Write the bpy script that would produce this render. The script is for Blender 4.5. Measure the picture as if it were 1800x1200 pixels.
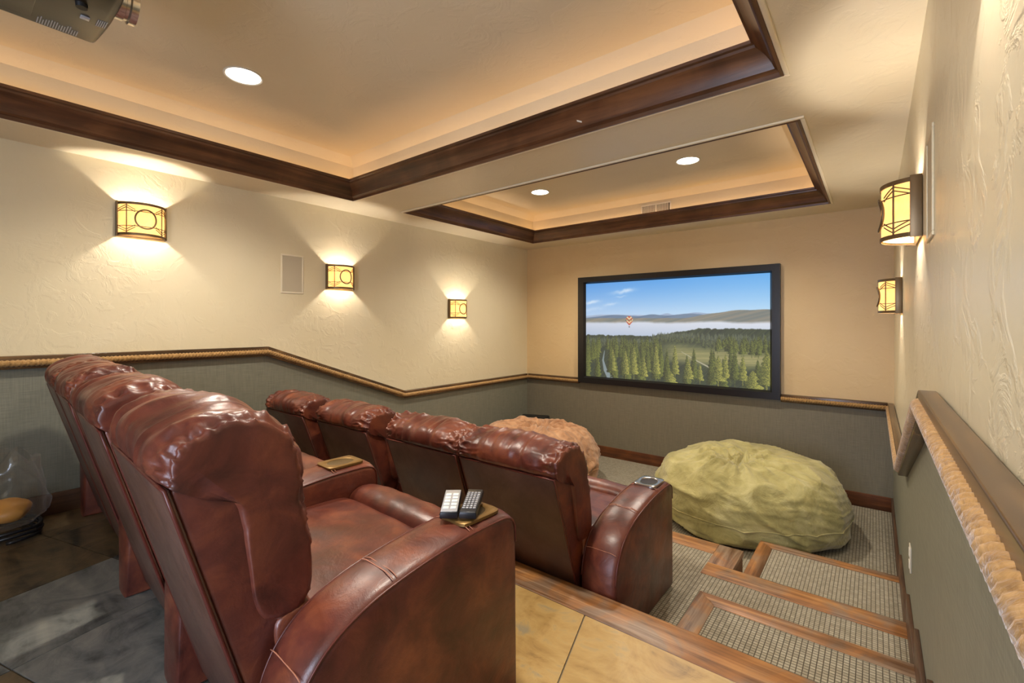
import bpy, bmesh, math, random
import numpy as np
from mathutils import Vector, Matrix, noise
random.seed(7)
C = bpy.context.scene.collection
S = bpy.context.scene
PI = math.pi
for o in list(bpy.data.objects): bpy.data.objects.remove(o)

# ------------------------------------------------------------------ camera, world, exposure
W, YF, YB, ZC = 4.046, 5.30, -1.75, 2.734      # room width, front wall, back wall, soffit height
ZU, ZM, ZB, ZD = 0.525, 0.2625, 0.394, 0.131   # upper platform, middle platform, upper step, lower step
YU, YM, YMR = 1.758, 3.133, 2.86               # platform edges
XS = 3.27                                      # left side of the stair
CAMX, CAMZ, YAW = 3.908, 1.673, math.radians(38.3)
cam = bpy.data.cameras.new('camera'); camo = bpy.data.objects.new('camera', cam); C.objects.link(camo)
camo.location = (CAMX, 0, CAMZ); camo.rotation_euler = (PI/2, 0, YAW)
cam.sensor_width = 36; cam.lens = 806.5/1800*36; cam.shift_y = -30.5/1800; cam.clip_start = 0.01
S.camera = camo
S.view_settings.view_transform = 'Standard'; S.view_settings.look = 'None'
S.view_settings.gamma = 1; S.view_settings.exposure = 0.20; S.view_settings.use_curve_mapping = False
world = bpy.data.worlds.new('world'); S.world = world; world.use_nodes = True
world.node_tree.nodes['Background'].inputs[0].default_value = (0.55, 0.68, 1.0, 1)
world.node_tree.nodes['Background'].inputs[1].default_value = 1.0

def lamp(name, kind, loc, energy, color, rot=(0,0,0), **kw):
    l = bpy.data.lights.new(name, kind); l.energy = energy; l.color = color
    for k, v in kw.items(): setattr(l, k, v)
    o = bpy.data.objects.new(name, l); C.objects.link(o); o.location = loc; o.rotation_euler = rot
    return o
# daylight coming in through the open doorway in the back wall
lamp('doorway_daylight', 'AREA', (3.28, YB-0.12, 1.55), 60, (0.72, 0.80, 1.0), (PI/2, 0, 0), shape='RECTANGLE', size=0.85, size_y=1.9)

# ------------------------------------------------------------------ node materials
def srgb(r, g, b):
    f = lambda c: (c/255/12.92) if c/255 <= 0.04045 else ((c/255+0.055)/1.055)**2.4
    return (f(r), f(g), f(b), 1)
class NT:
    def __init__(s, name):
        s.m = bpy.data.materials.new(name); s.m.use_nodes = True; s.t = s.m.node_tree
        s.b = s.t.nodes['Principled BSDF']; s.out = s.t.nodes['Material Output']
    def n(s, typ, **kw):
        x = s.t.nodes.new(typ)
        for k, v in kw.items():
            if k in x.inputs.keys(): x.inputs[k].default_value = v
            else: setattr(x, k, v)
        return x
    def l(s, a, b): s.t.links.new(a, b)
    def coords(s, scale=(1,1,1), rand=False, rot=(0,0,0)):
        tc = s.n('ShaderNodeTexCoord'); mp = s.n('ShaderNodeMapping')
        mp.inputs['Scale'].default_value = scale; mp.inputs['Rotation'].default_value = rot
        s.l(tc.outputs['Object'], mp.inputs['Vector'])
        if rand:
            oi = s.n('ShaderNodeObjectInfo'); mu = s.n('ShaderNodeVectorMath', operation='SCALE'); 
            cx = s.n('ShaderNodeCombineXYZ'); s.l(oi.outputs['Random'], cx.inputs[0]); s.l(oi.outputs['Random'], cx.inputs[1]); s.l(oi.outputs['Random'], cx.inputs[2])
            s.l(cx.outputs[0], mu.inputs[0]); mu.inputs['Scale'].default_value = 37.0
            s.l(mu.outputs[0], mp.inputs['Location'])
        return mp.outputs[0]
    def noise(s, vec, scale, detail=4, rough=0.55, dist=0):
        x = s.n('ShaderNodeTexNoise'); x.inputs['Scale'].default_value = scale; x.inputs['Detail'].default_value = detail
        x.inputs['Roughness'].default_value = rough; x.inputs['Distortion'].default_value = dist
        s.l(vec, x.inputs['Vector']); return x.outputs['Fac']
    def ramp(s, fac, stops):
        r = s.n('ShaderNodeValToRGB'); e = r.color_ramp.elements
        while len(e) < len(stops): e.new(0.5)
        for i, (p, c) in enumerate(stops): e[i].position = p; e[i].color = c
        s.l(fac, r.inputs[0]); return r.outputs[0]
    def bump(s, h, strength, dist=0.01, prev=None):
        b = s.n('ShaderNodeBump'); b.inputs['Strength'].default_value = strength; b.inputs['Distance'].default_value = dist
        s.l(h, b.inputs['Height'])
        if prev is not None: s.l(prev, b.inputs['Normal'])
        return b.outputs[0]
    def set(s, **kw):
        for k, v in kw.items():
            k = k.replace('_', ' ')
            if hasattr(v, 'links'): s.l(v, s.b.inputs[k])
            else: s.b.inputs[k].default_value = v
        return s.m

def plain(name, col, rough=0.5, metal=0.0, **kw):
    t = NT(name); return t.set(Base_Color=col, Roughness=rough, Metallic=metal, **kw)

def plaster(name, c1, c2, rough=0.45, bs=0.35):
    t = NT(name); v = t.coords()
    n1 = t.noise(v, 1.3, 5); col = t.ramp(n1, [(0.3, c1), (0.7, c2)])
    lump = t.noise(v, 7.0, 6, 0.6, 1.2); knife = t.ramp(lump, [(0.50, (0,0,0,1)), (0.60, (1,1,1,1))])
    b1 = t.bump(knife, bs*0.45, 0.006); b2 = t.bump(t.noise(v, 28, 4), bs*0.3, 0.004, b1)
    return t.set(Base_Color=col, Roughness=rough, Normal=b2)
def leather(name, dark, mid, light, rough=0.36):
    t = NT(name); v = t.coords(rand=True)
    n1 = t.noise(v, 7.0, 7, 0.62, 0.5); col = t.ramp(n1, [(0.28, dark), (0.5, mid), (0.74, light)])
    vo = t.n('ShaderNodeTexVoronoi', feature='DISTANCE_TO_EDGE'); vo.inputs['Scale'].default_value = 210; t.l(v, vo.inputs['Vector'])
    b0 = t.bump(t.noise(v, 14, 5, 0.6, 0.6), 0.22, 0.012); b1 = t.bump(vo.outputs[0], 0.10, 0.002, b0)
    rr = t.ramp(t.noise(v, 9, 3), [(0.3, (rough-0.07,)*3+(1,)), (0.7, (rough+0.1,)*3+(1,))])
    return t.set(Base_Color=col, Roughness=rr, Normal=b1, Coat_Weight=0.18, Coat_Roughness=0.3)
def wood(name, dark, mid, light, axis=0, rough=0.42, gscale=1.0, grey=None):
    t = NT(name); sc = [34*gscale]*3; sc[axis] = 1.6*gscale
    v = t.coords(tuple(sc), rand=True); v2 = t.coords((3,3,3), rand=True)
    g = t.noise(v, 1.0, 6, 0.65, 0.8); k = t.noise(v2, 1.0, 3, 0.5, 1.0)
    mx = t.n('ShaderNodeMath', operation='MULTIPLY_ADD'); t.l(g, mx.inputs[0]); mx.inputs[1].default_value = 0.65; 
    m2 = t.n('ShaderNodeMath', operation='MULTIPLY'); t.l(k, m2.inputs[0]); m2.inputs[1].default_value = 0.38; t.l(m2.outputs[0], mx.inputs[2])
    col = t.ramp(mx.outputs[0], [(0.34, dark), (0.52, mid), (0.68, light)])
    if grey is not None:
        pm = t.ramp(t.noise(t.coords((2.6,2.6,2.6), rand=True), 1.0, 5, 0.6, 1.5), [(0.42, (0,0,0,1)), (0.58, (0.8,0.8,0.8,1))])
        mc = t.n('ShaderNodeMixRGB'); t.l(pm, mc.inputs[0]); t.l(col, mc.inputs[1]); t.l(t.ramp(g, [(0.35, dark), (0.6, grey)]), mc.inputs[2]); col = mc.outputs[0]
    return t.set(Base_Color=col, Roughness=rough, Normal=t.bump(g, 0.25, 0.003))
def carpet(name):
    t = NT(name); v = t.coords()
    br = t.n('ShaderNodeTexBrick'); br.offset = 0.0; t.l(v, br.inputs['Vector'])
    br.inputs['Scale'].default_value = 1.0; br.inputs['Brick Width'].default_value = 0.0195; br.inputs['Row Height'].default_value = 0.0165
    br.inputs['Mortar Size'].default_value = 0.0022; br.inputs['Mortar Smooth'].default_value = 0.7; br.inputs['Bias'].default_value = 0.0
    br.inputs['Color1'].default_value = srgb(172,164,144); br.inputs['Color2'].default_value = srgb(150,142,122); br.inputs['Mortar'].default_value = srgb(92,84,70)
    inv = t.n('ShaderNodeMath', operation='SUBTRACT'); inv.inputs[0].default_value = 1.0; t.l(br.outputs['Fac'], inv.inputs[1])
    b = t.bump(inv.outputs[0], 0.7, 0.006); b2 = t.bump(t.noise(v, 420, 2), 0.35, 0.002, b)
    return t.set(Base_Color=br.outputs['Color'], Roughness=0.95, Normal=b2)
def linen(name, c1, c2):
    t = NT(name); a = t.noise(t.coords((260,260,9)), 1.0, 2); b = t.noise(t.coords((10,10,240)), 1.0, 2)
    m = t.n('ShaderNodeMath', operation='ADD'); t.l(a, m.inputs[0]); t.l(b, m.inputs[1])
    h = t.n('ShaderNodeMath', operation='MULTIPLY'); t.l(m.outputs[0], h.inputs[0]); h.inputs[1].default_value = 0.5
    return t.set(Base_Color=t.ramp(h.outputs[0], [(0.35, c1), (0.65, c2)]), Roughness=0.55, Normal=t.bump(h.outputs[0], 0.3, 0.002))
def slate(name, stops):
    t = NT(name); v = t.coords(rand=True); n1 = t.noise(v, 5.5, 9, 0.66, 1.8)
    st = t.noise(t.coords((1.5, 7, 3), rand=True, rot=(0,0,0.5)), 1.0, 5, 0.6, 0.8)
    m = t.n('ShaderNodeMath', operation='ADD'); t.l(n1, m.inputs[0]); t.l(st, m.inputs[1])
    h = t.n('ShaderNodeMath', operation='MULTIPLY'); t.l(m.outputs[0], h.inputs[0]); h.inputs[1].default_value = 0.5
    return t.set(Base_Color=t.ramp(h.outputs[0], stops), Roughness=0.38, Normal=t.bump(n1, 0.35, 0.008))
def suede(name, c1, c2, c3, sc=4.0):
    t = NT(name); v = t.coords(); n1 = t.noise(v, sc, 6, 0.65, 1.0)
    b = t.bump(t.noise(v, 9, 5, 0.6, 2.2), 0.38, 0.025)
    return t.set(Base_Color=t.ramp(n1, [(0.3, c1), (0.5, c2), (0.72, c3)]), Roughness=0.8, Normal=b, Sheen_Weight=0.35, Sheen_Roughness=0.4)
def glow(name, col, strength, base=None):
    t = NT(name); return t.set(Base_Color=base or col, Emission_Color=col, Emission_Strength=strength, Roughness=0.4)

M = dict(
 cream = plaster('cream_plaster', srgb(226,213,178), srgb(232,220,188), 0.38, 0.45),
 trowel = plaster('trowelled_plaster', srgb(222,211,180), srgb(230,219,190), 0.32, 0.7),
 tan_wall = plaster('tan_plaster', srgb(216,188,140), srgb(222,196,150), 0.42, 0.3),
 linen_front = linen('sage_linen_warm_lit', srgb(112,106,90), srgb(130,123,104)),  # browner than the side linen, warm room light mixed into the colour
 ceil = plaster('ceiling_plaster', srgb(224,210,178), srgb(230,217,188), 0.38, 0.35),
 linen = linen('sage_linen', srgb(116,116,102), srgb(136,135,119)),
 leather = leather('brown_leather', srgb(54,25,20), srgb(94,45,34), srgb(132,72,46)),
 vinyl = leather('dark_vinyl', srgb(70,48,40), srgb(86,60,50), srgb(98,70,58), 0.42),
 crown = wood('crown_wood_x', srgb(54,34,20), srgb(90,58,35), srgb(124,84,52), 0, 0.35, 0.5),
 crowny = wood('crown_wood_y', srgb(54,34,20), srgb(90,58,35), srgb(124,84,52), 1, 0.35, 0.5),
 rail = wood('rail_wood_y', srgb(52,37,24), srgb(84,62,40), srgb(124,94,58), 1, 0.27),
 railx = wood('rail_wood_x', srgb(52,37,24), srgb(84,62,40), srgb(124,94,58), 0, 0.27),
 board = wood('floor_board_x', srgb(80,50,26), srgb(148,98,54), srgb(188,138,84), 0, 0.42, 0.9, srgb(134,118,102)),
 boardy = wood('floor_board_y', srgb(80,50,26), srgb(148,98,54), srgb(188,138,84), 1, 0.42, 0.9, srgb(134,118,102)),
 base = wood('baseboard_wood_x', srgb(62,34,18), srgb(98,56,30), srgb(128,78,42), 0),
 basey = wood('baseboard_wood_y', srgb(58,40,28), srgb(84,58,40), srgb(108,76,52), 1),
 carpet = carpet('looped_carpet'),
 slate_grey = slate('slate_grey', [(0.36, srgb(66,68,66)), (0.48, srgb(116,118,114)), (0.64, srgb(152,150,140))]),
 slate_brown = slate('slate_brown', [(0.36, srgb(48,42,32)), (0.48, srgb(98,82,58)), (0.64, srgb(130,108,76))]),
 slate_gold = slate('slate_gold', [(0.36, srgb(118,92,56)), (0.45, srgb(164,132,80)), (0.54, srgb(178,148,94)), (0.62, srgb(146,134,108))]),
 slate_dark = slate('slate_dark', [(0.3, srgb(46,46,46)), (0.5, srgb(92,88,80)), (0.7, srgb(128,118,100))]),
 grout = plain('grout', srgb(120,110,92), 0.9),
 rope = suede('hemp_rope', srgb(128,94,50), srgb(166,128,74), srgb(190,152,98), 60),
 black = plain('black_frame', srgb(26,24,26), 0.3),
 blackbox = plain('black_vinyl_box', srgb(18,18,20), 0.5),
 bronze = plain('aged_bronze', srgb(120,100,72), 0.38, 0.7),
 brass = plain('antique_brass', srgb(132,102,56), 0.4, 0.6),
 chrome = plain('polished_metal', srgb(190,186,180), 0.22, 0.95),
 white = plain('white_paint', srgb(232,226,212), 0.4),
 bead = plain('cream_bead', srgb(238,227,200), 0.45),
 grille = plain('speaker_cloth', srgb(196,184,158), 0.85),
 green = suede('green_suede', srgb(138,130,76), srgb(172,162,104), srgb(196,188,134)),
 tan = suede('tan_suede', srgb(136,94,62), srgb(176,130,92), srgb(202,160,122), 9),
 plate = plain('outlet_plastic', srgb(214,204,184), 0.4),
 proj = plain('projector_shell', srgb(40,33,18), 0.3),
 remote_s = plain('silver_plastic', srgb(176,178,184), 0.3, 0.3),
 remote_k = plain('black_plastic', srgb(26,26,30), 0.35),
 key_w = plain('pale_keys', srgb(226,228,226), 0.4),
 stitch = plain('stitching', srgb(176,118,92), 0.6),
 piping = plain('leather_piping', srgb(88,38,30), 0.35),
 dark = plain('dark_gap', srgb(20,16,14), 0.8),
 lampglow = glow('downlight_lens', (1.0, 0.93, 0.82, 1), 14),
 orange_pack = plain('orange_wrapper', srgb(206,146,66), 0.45),
)
t = NT('mica_shade'); v = t.coords(); nn = t.noise(v, 14, 4, 0.6, 1.0)
M['mica'] = t.set(Base_Color=srgb(230,190,110), Emission_Color=t.ramp(nn, [(0.3, srgb(250,200,112)), (0.7, srgb(255,232,170))]), Emission_Strength=0.6, Roughness=0.5)
tb = t.n('ShaderNodeBsdfTranslucent'); tb.inputs[0].default_value = (0.18, 0.142, 0.078, 1); ads = t.n('ShaderNodeAddShader')
t.l(t.b.outputs[0], ads.inputs[0]); t.l(tb.outputs[0], ads.inputs[1]); t.l(ads.outputs[0], t.out.inputs['Surface'])
M['bulb'] = glow('frosted_bulb', (1.0, 0.91, 0.81, 1), 1250)
t = NT('clear_plastic'); tr = t.n('ShaderNodeBsdfTransparent'); gl = t.n('ShaderNodeBsdfGlossy'); gl.inputs['Roughness'].default_value = 0.12
df = t.n('ShaderNodeBsdfTranslucent'); df.inputs[0].default_value = (0.8, 0.8, 0.85, 1)
mx1 = t.n('ShaderNodeMixShader'); mx1.inputs[0].default_value = 0.5; t.l(gl.outputs[0], mx1.inputs[1]); t.l(df.outputs[0], mx1.inputs[2])
mx2 = t.n('ShaderNodeMixShader'); lw = t.n('ShaderNodeLayerWeight'); lw.inputs[0].default_value = 0.25
ma = t.n('ShaderNodeMath', operation='MULTIPLY_ADD'); t.l(lw.outputs['Facing'], ma.inputs[0]); ma.inputs[1].default_value = 0.5; ma.inputs[2].default_value = 0.1
t.l(ma.outputs[0], mx2.inputs[0]); t.l(tr.outputs[0], mx2.inputs[1]); t.l(mx1.outputs[0], mx2.inputs[2])
t.l(mx2.outputs[0], t.out.inputs['Surface']); M['film'] = t.m

# ------------------------------------------------------------------ mesh helpers
def mesh(name, verts, faces, smooth=False):
    me = bpy.data.meshes.new(name); me.from_pydata([tuple(v) for v in verts], [], faces); me.update()
    bm = bmesh.new(); bm.from_mesh(me); bmesh.ops.recalc_face_normals(bm, faces=bm.faces); bm.to_mesh(me); bm.free()
    if smooth:
        me.polygons.foreach_set('use_smooth', [True]*len(me.polygons))
    return me
def sharp(me, deg=38):
    me.polygons.foreach_set('use_smooth', [True]*len(me.polygons))
    try: me.set_sharp_from_angle(angle=math.radians(deg))
    except Exception: pass
def obj(name, me, mat, parent=None, loc=(0,0,0), rot=(0,0,0), kind=None, label=None, cat=None, group=None):
    o = bpy.data.objects.new(name, me); C.objects.link(o); o.location = loc; o.rotation_euler = rot
    if me is not None and mat is not None:
        if len(me.materials) == 0: me.materials.append(mat)
    if parent: o.parent = parent
    if kind: o['kind'] = kind
    if label: o['label'] = label
    if cat: o['category'] = cat
    if group: o['group'] = group
    return o
def empty(name, loc, label, cat, group=None, rz=0):
    return obj(name, None, None, None, loc, (0,0,rz), None, label, cat, group)
def boxme(x0, x1, y0, y1, z0, z1, bev=0.0, seg=2, name='box'):
    v = [(x,y,z) for x in (x0,x1) for y in (y0,y1) for z in (z0,z1)]
    f = [(0,1,3,2),(4,6,7,5),(0,4,5,1),(2,3,7,6),(0,2,6,4),(1,5,7,3)]
    me = mesh(name, v, f)
    if bev > 0:
        bm = bmesh.new(); bm.from_mesh(me); bmesh.ops.bevel(bm, geom=list(bm.edges), offset=bev, segments=seg, affect='EDGES', profile=0.5); bm.to_mesh(me); bm.free(); sharp(me, 50)
    return me
def prism(poly, axis, a0, a1, bev=0.0, seg=2, name='prism'):
    """poly in the two other axes (order kept x,y,z without axis), extruded from a0 to a1"""
    def p3(p, a):
        q = list(p); q.insert(axis, a); return tuple(q)
    n = len(poly); v = [p3(p, a0) for p in poly]+[p3(p, a1) for p in poly]
    f = [tuple(range(n)), tuple(range(2*n-1, n-1, -1))]+[(i, (i+1)%n, n+(i+1)%n, n+i) for i in range(n)]
    me = mesh(name, v, f)
    if bev > 0:
        bm = bmesh.new(); bm.from_mesh(me)
        ed = [e for e in bm.edges if len(e.link_faces)==2 and e.calc_face_angle() > 0.5]
        bmesh.ops.bevel(bm, geom=ed, offset=bev, segments=seg, affect='EDGES', profile=0.5); bm.to_mesh(me); bm.free(); sharp(me, 50)
    return me
def tubeme(path, r, n=8, closed=False, name='tube', rfun=None):
    P = [Vector(p) for p in path]; m = len(P); V = []; F = []
    up = None
    for i in range(m):
        a = P[i-1] if (i > 0 or closed) else P[i]; b = P[(i+1)%m] if (i < m-1 or closed) else P[i]
        t = (b-a).normalized()
        if up is None:
            up = Vector((0,0,1)) if abs(t.z) < 0.9 else Vector((1,0,0))
        sd = t.cross(up).normalized(); up = sd.cross(t).normalized()
        for k in range(n):
            th = 2*PI*k/n; rr = r if rfun is None else r*rfun(i, th)
            V.append(P[i]+sd*math.cos(th)*rr+up*math.sin(th)*rr)
    for i in range(m if closed else m-1):
        for k in range(n):
            a = i*n+k; b = i*n+(k+1)%n; c = ((i+1)%m)*n+(k+1)%n; d = ((i+1)%m)*n+k
            F.append((a,b,c,d))
    if not closed: F += [tuple(range(n)), tuple(range((m-1)*n, m*n))]
    return mesh(name, V, F, True)
def lathe(prof, n=40, name='lathe'):
    V = []; F = []
    for r, z in prof:
        for k in range(n): V.append((r*math.cos(2*PI*k/n), r*math.sin(2*PI*k/n), z))
    for i in range(len(prof)-1):
        for k in range(n): F.append((i*n+k, i*n+(k+1)%n, (i+1)*n+(k+1)%n, (i+1)*n+k))
    me = mesh(name, V, F); sharp(me, 40); return me
def smoothcurve(pts, per=6, closed=False):
    P = [Vector(p) for p in pts]; n = len(P); out = []
    rng = range(n if closed else n-1)
    for i in rng:
        p1 = P[i]; p2 = P[(i+1)%n]
        p0 = P[i-1] if (i > 0 or closed) else p1*2-p2
        p3 = P[(i+2)%n] if (i+2 < n or closed) else p2*2-p1
        for k in range(per):
            t = k/per
            out.append(0.5*((2*p1)+(p2-p0)*t+(2*p0-5*p1+4*p2-p3)*t*t+(3*p1-p0-3*p2+p3)*t**3))
    if not closed: out.append(P[-1])
    return out

# ------------------------------------------------------------------ room shell
T = 0.12
obj('wall_left', boxme(-T, 0, YB-T, YF+T, -0.2, 3.3), M['cream'], kind='structure', label='cream plaster wall with three sconces and a wall speaker')
obj('wall_right', boxme(W, W+T, YB-T, YF+T, -0.2, 3.3), M['trowel'], kind='structure', label='cream hand-trowelled plaster wall beside the stairs')
obj('wall_front', boxme(0, W, YF, YF+T, -0.2, 3.3), M['tan_wall'], kind='structure', label='plaster wall carrying the projection screen')
dx0, dx1, dzt = 2.85, 3.72, ZU+2.03
v = [(0,YB),(dx0,YB),(dx1,YB),(W,YB)]
wb = obj('wall_back', prism([(0,-0.2),(dx0,-0.2),(dx0,dzt),(dx1,dzt),(dx1,-0.2),(W,-0.2),(W,3.3),(0,3.3)], 1, YB-T, YB), M['cream'], kind='structure', label='plaster wall with an open doorway')
# wainscot panels below the rope rails
RU, RL, YK1, YK2 = 1.49, 0.973, 1.705, 3.09
for nm, xw, sgn in (('wall_left', 0.0, 1), ('wall_right', W, -1)):
    poly = [(YB, ZU if False else 0.0), (YF, 0.0), (YF, RL-0.03), (YK2, RL-0.03), (YK1, RU-0.03), (YB, RU-0.03)]
    obj('wainscot', prism(poly, 0, xw, xw+sgn*0.006), M['linen'], bpy.data.objects[nm])
obj('wainscot', boxme(0.006, W-0.006, YF-0.006, YF, 0, RL-0.03), M['linen_front'], bpy.data.objects['wall_front'])

# floors
fl = obj('floor', boxme(0, W, YM-0.3, YF, -0.1, 0), M['carpet'], kind='structure', label='looped carpet floor in front of the screen')
fm = obj('floor_middle', prism([(0,YU-0.1),(W,YU-0.1),(W,YMR-0.02),(XS-0.012,YMR-0.02),(XS-0.012,YM-0.02),(0,YM-0.02)], 2, -0.1, ZM-0.004), M['carpet'], kind='structure', label='carpeted middle platform under the front recliner row')
bt = 0.03
def board(parent, x0, x1, y0, y1, z, mat, name='edge_board'):
    return obj(name, boxme(x0, x1, y0, y1, z-bt, z, 0.003), mat, parent)
board(fm, 0.0, XS-0.14, YM-0.15, YM, ZM, M['board']); board(fm, XS-0.14, XS, YMR, YM, ZM, M['boardy'])
board(fm, XS-0.14, W, YMR-0.145, YMR, ZM, M['board'])
obj('riser', boxme(0, XS-0.012, YM-0.02, YM-0.008, 0, ZM-bt), M['base'], fm)
obj('riser', boxme(XS-0.012, XS-0.002, YMR-0.02, YM-0.02, 0, ZM-bt), M['basey'], fm)
obj('riser', boxme(XS, W, YMR-0.02, YMR-0.008, 0, ZM-bt), M['base'], fm)
fu = obj('floor_upper', boxme(0, W, YB, YU-0.02, -0.1, ZU-0.006), M['grout'], kind='structure', label='slate tiled upper platform under the back recliner row')
board(fu, 0, W, YU-0.157, YU, ZU+0.002, M['board'])
obj('riser', boxme(0, W, YU-0.02, YU-0.008, ZM, ZU-bt+0.002), M['base'], fu)
def clip(poly, x0, x1, y0, y1):
    def cut(P, ins, inter):
        out = []
        for i in range(len(P)):
            a, b = P[i-1], P[i]
            if ins(b):
                if not ins(a): out.append(inter(a, b))
                out.append(b)
            elif ins(a): out.append(inter(a, b))
        return out
    def lin(ax, c): 
        def f(a, b):
            t = (c-a[ax])/(b[ax]-a[ax]); return (a[0]+t*(b[0]-a[0]), a[1]+t*(b[1]-a[1]))
        return f
    for ax, c, s in ((0,x0,1),(0,x1,-1),(1,y0,1),(1,y1,-1)):
        if not poly: return poly
        poly = cut(poly, (lambda p, ax=ax, c=c, s=s: s*(p[ax]-c) >= -1e-9), lin(ax, c))
    return poly
ang = math.radians(16); u1 = (math.cos(ang), math.sin(ang)); u2 = (-math.sin(ang), math.cos(ang)); ts = 0.565
ox, oy = CAMX-2.948, 0.553
for i in range(-6, 9):
    for j in range(-6, 6):
        g = 0.003
        poly = []
        for a, b in ((g,g),(ts-g,g),(ts-g,ts-g),(g,ts-g)):
            poly.append((ox+(i*ts+a)*u1[0]+(j*ts+b)*u2[0], oy+(i*ts+a)*u1[1]+(j*ts+b)*u2[1]))
        poly = clip(poly, 0.012, W-0.012, YB+0.002, YU-0.159)
        if len(poly) < 3: continue
        ar = abs(sum(poly[k-1][0]*poly[k][1]-poly[k][0]*poly[k-1][1] for k in range(len(poly))))/2
        if ar < 0.002: continue
        cx = sum(p[0] for p in poly)/len(poly)-CAMX; cy = sum(p[1] for p in poly)/len(poly)
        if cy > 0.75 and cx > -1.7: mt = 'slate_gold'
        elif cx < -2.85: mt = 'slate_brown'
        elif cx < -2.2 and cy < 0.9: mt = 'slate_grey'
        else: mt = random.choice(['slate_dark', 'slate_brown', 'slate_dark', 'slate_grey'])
        obj('tile', prism(poly, 2, ZU-0.012, ZU+random.uniform(-0.001, 0.0008)), M[mt], fu)
# stair boxes
def step(name, x0, y0, y1, z0, z1, label):
    e = empty(name, (x0, y0, z0), label, 'step', 'wood-edged carpet steps'); w = W-0.014-x0; d = y1-y0; h = z1-z0; b = 0.088
    obj('tread_carpet', boxme(b-0.01, w, 0.0, d-b+0.01, 0, h-0.003), M['carpet'], e)
    obj('riser', boxme(0.01, w, d-b+0.01, d-0.01, 0, h-0.02), M['base'], e)
    obj('side_panel', boxme(0.01, b-0.012, 0, d-b, 0, h-0.02), M['basey'], e)
    obj('front_board', prism([(0,d),(w,d),(w,d-b),(b,d-b)], 2, h-0.02, h, 0.002), M['board'], e)
    obj('side_board', prism([(0,0),(b,0),(b,d-b),(0,d)], 2, h-0.0201, h+0.0005, 0.002), M['boardy'], e)
step('stair_step', XS-0.02, YU-0.006, 2.292, ZM-0.003, ZB, 'wood-edged carpet step below the slate platform beside the wall')
step('stair_step', XS, YMR-0.006, 3.67, 0, ZD, 'wood-edged carpet step on the lowest floor beside the green bean bag')
# baseboards
BH = 0.128
bf = obj('baseboard_front', boxme(0.016, W-0.016, YF-0.018, YF-0.006, 0, BH, 0.002), M['base'], kind='structure')
bl = obj('baseboard_left', boxme(0.006, 0.02, YB, YU, ZU, ZU+BH, 0.002), M['basey'], kind='structure')
obj('skirting', boxme(0.006, 0.02, YU, YM, ZM, ZM+BH, 0.002), M['basey'], bl)
obj('skirting', boxme(0.006, 0.02, YM, YF-0.006, 0, BH, 0.002), M['basey'], bl)
br_ = obj('baseboard_right', boxme(W-0.02, W-0.006, YB, YU+0.02, ZU, ZU+BH, 0.002), M['basey'], kind='structure')
for y0, y1, z in ((YU, 2.31, ZB), (2.29, YMR+0.02, ZM), (YMR, 3.69, ZD), (3.67, YF-0.006, 0)):
    obj('skirting', boxme(W-0.021, W-0.006, y0, y1, z-0.1 if z else 0, z+BH, 0.002), M['basey'], br_)

# rope rails
def offset_poly(P, d):
    out = []
    for i in range(len(P)):
        if i == 0: t = Vector(P[1])-Vector(P[0]); n = Vector((-t[1], t[0])).normalized(); out.append(Vector(P[0])+n*d)
        elif i == len(P)-1: t = Vector(P[i])-Vector(P[i-1]); n = Vector((-t[1], t[0])).normalized(); out.append(Vector(P[i])+n*d)
        else:
            t1 = (Vector(P[i])-Vector(P[i-1])).normalized(); t2 = (Vector(P[i+1])-Vector(P[i])).normalized()
            n1 = Vector((-t1[1], t1[0])); n2 = Vector((-t2[1], t2[0])); m = (n1+n2).normalized(); out.append(Vector(P[i])+m*(d/m.dot(n1)))
    return out
def ropeme(path, R):
    # resample finely and twist three strands
    P = [Vector(p) for p in path]; Q = []; stp = 0.0034
    for a, b in zip(P[:-1], P[1:]):
        k = max(1, int((b-a).length/stp))
        Q += [a+(b-a)*(i/k) for i in range(k)]
    Q.append(P[-1]); s = [0.0]
    for a, b in zip(Q[:-1], Q[1:]): s.append(s[-1]+(b-a).length)
    return tubeme(Q, R, 12, name='rope', rfun=lambda i, th: 0.76+0.27*abs(math.sin(1.5*(th-2*PI*s[i]/0.062))))
def rail(name, P, plane, xw, sgn, mat, label):
    # P: points of the rail's top edge in the wall plane (horizontal coordinate, z)
    hb = 0.076; up = [Vector(p) for p in P]; lo = offset_poly(P, -hb if P[-1][0] > P[0][0] else hb); mid = offset_poly(P, (-hb if P[-1][0] > P[0][0] else hb)*0.56)
    root = None
    for i in range(len(P)-1):
        poly = [tuple(up[i]), tuple(up[i+1]), tuple(lo[i+1]), tuple(lo[i])]
        ax = 0 if plane == 'x' else 1
        me = prism(poly, ax, xw+sgn*0.004, xw+sgn*0.043, 0.003)
        if root is None: root = obj(name, me, mat, kind='structure', label=label)
        else: obj('rail_board', me, mat, root)
    off = 0.0400
    path = [((xw+sgn*off, p[0], p[1]) if plane == 'x' else (p[0], xw+sgn*off, p[1])) for p in mid]
    obj('rope', ropeme(path, 0.0205), M['rope'], root)
    return root
side = [(YB+0.01, RU), (YK1, RU), (YK2, RL), (YF-0.045, RL)]
rail('trim_1', side, 'x', 0.0, 1, M['rail'], 'dark wood rail with hemp rope stepping down the sconce wall')
rail('trim_2', side, 'x', W, -1, M['rail'], 'dark wood rail with hemp rope stepping down beside the stairs')
SX0, SX1, SZ0, SZ1 = 0.87, 3.172, 0.915, 2.278
rail('trim_3', [(0.045, RL), (SX0-0.002, RL)], 'y', YF, -1, M['railx'], 'short rope rail between the corner and the screen')
rail('trim_4', [(SX1+0.002, RL), (W-0.045, RL)], 'y', YF, -1, M['railx'], 'short rope rail between the screen and the stair wall')

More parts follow.
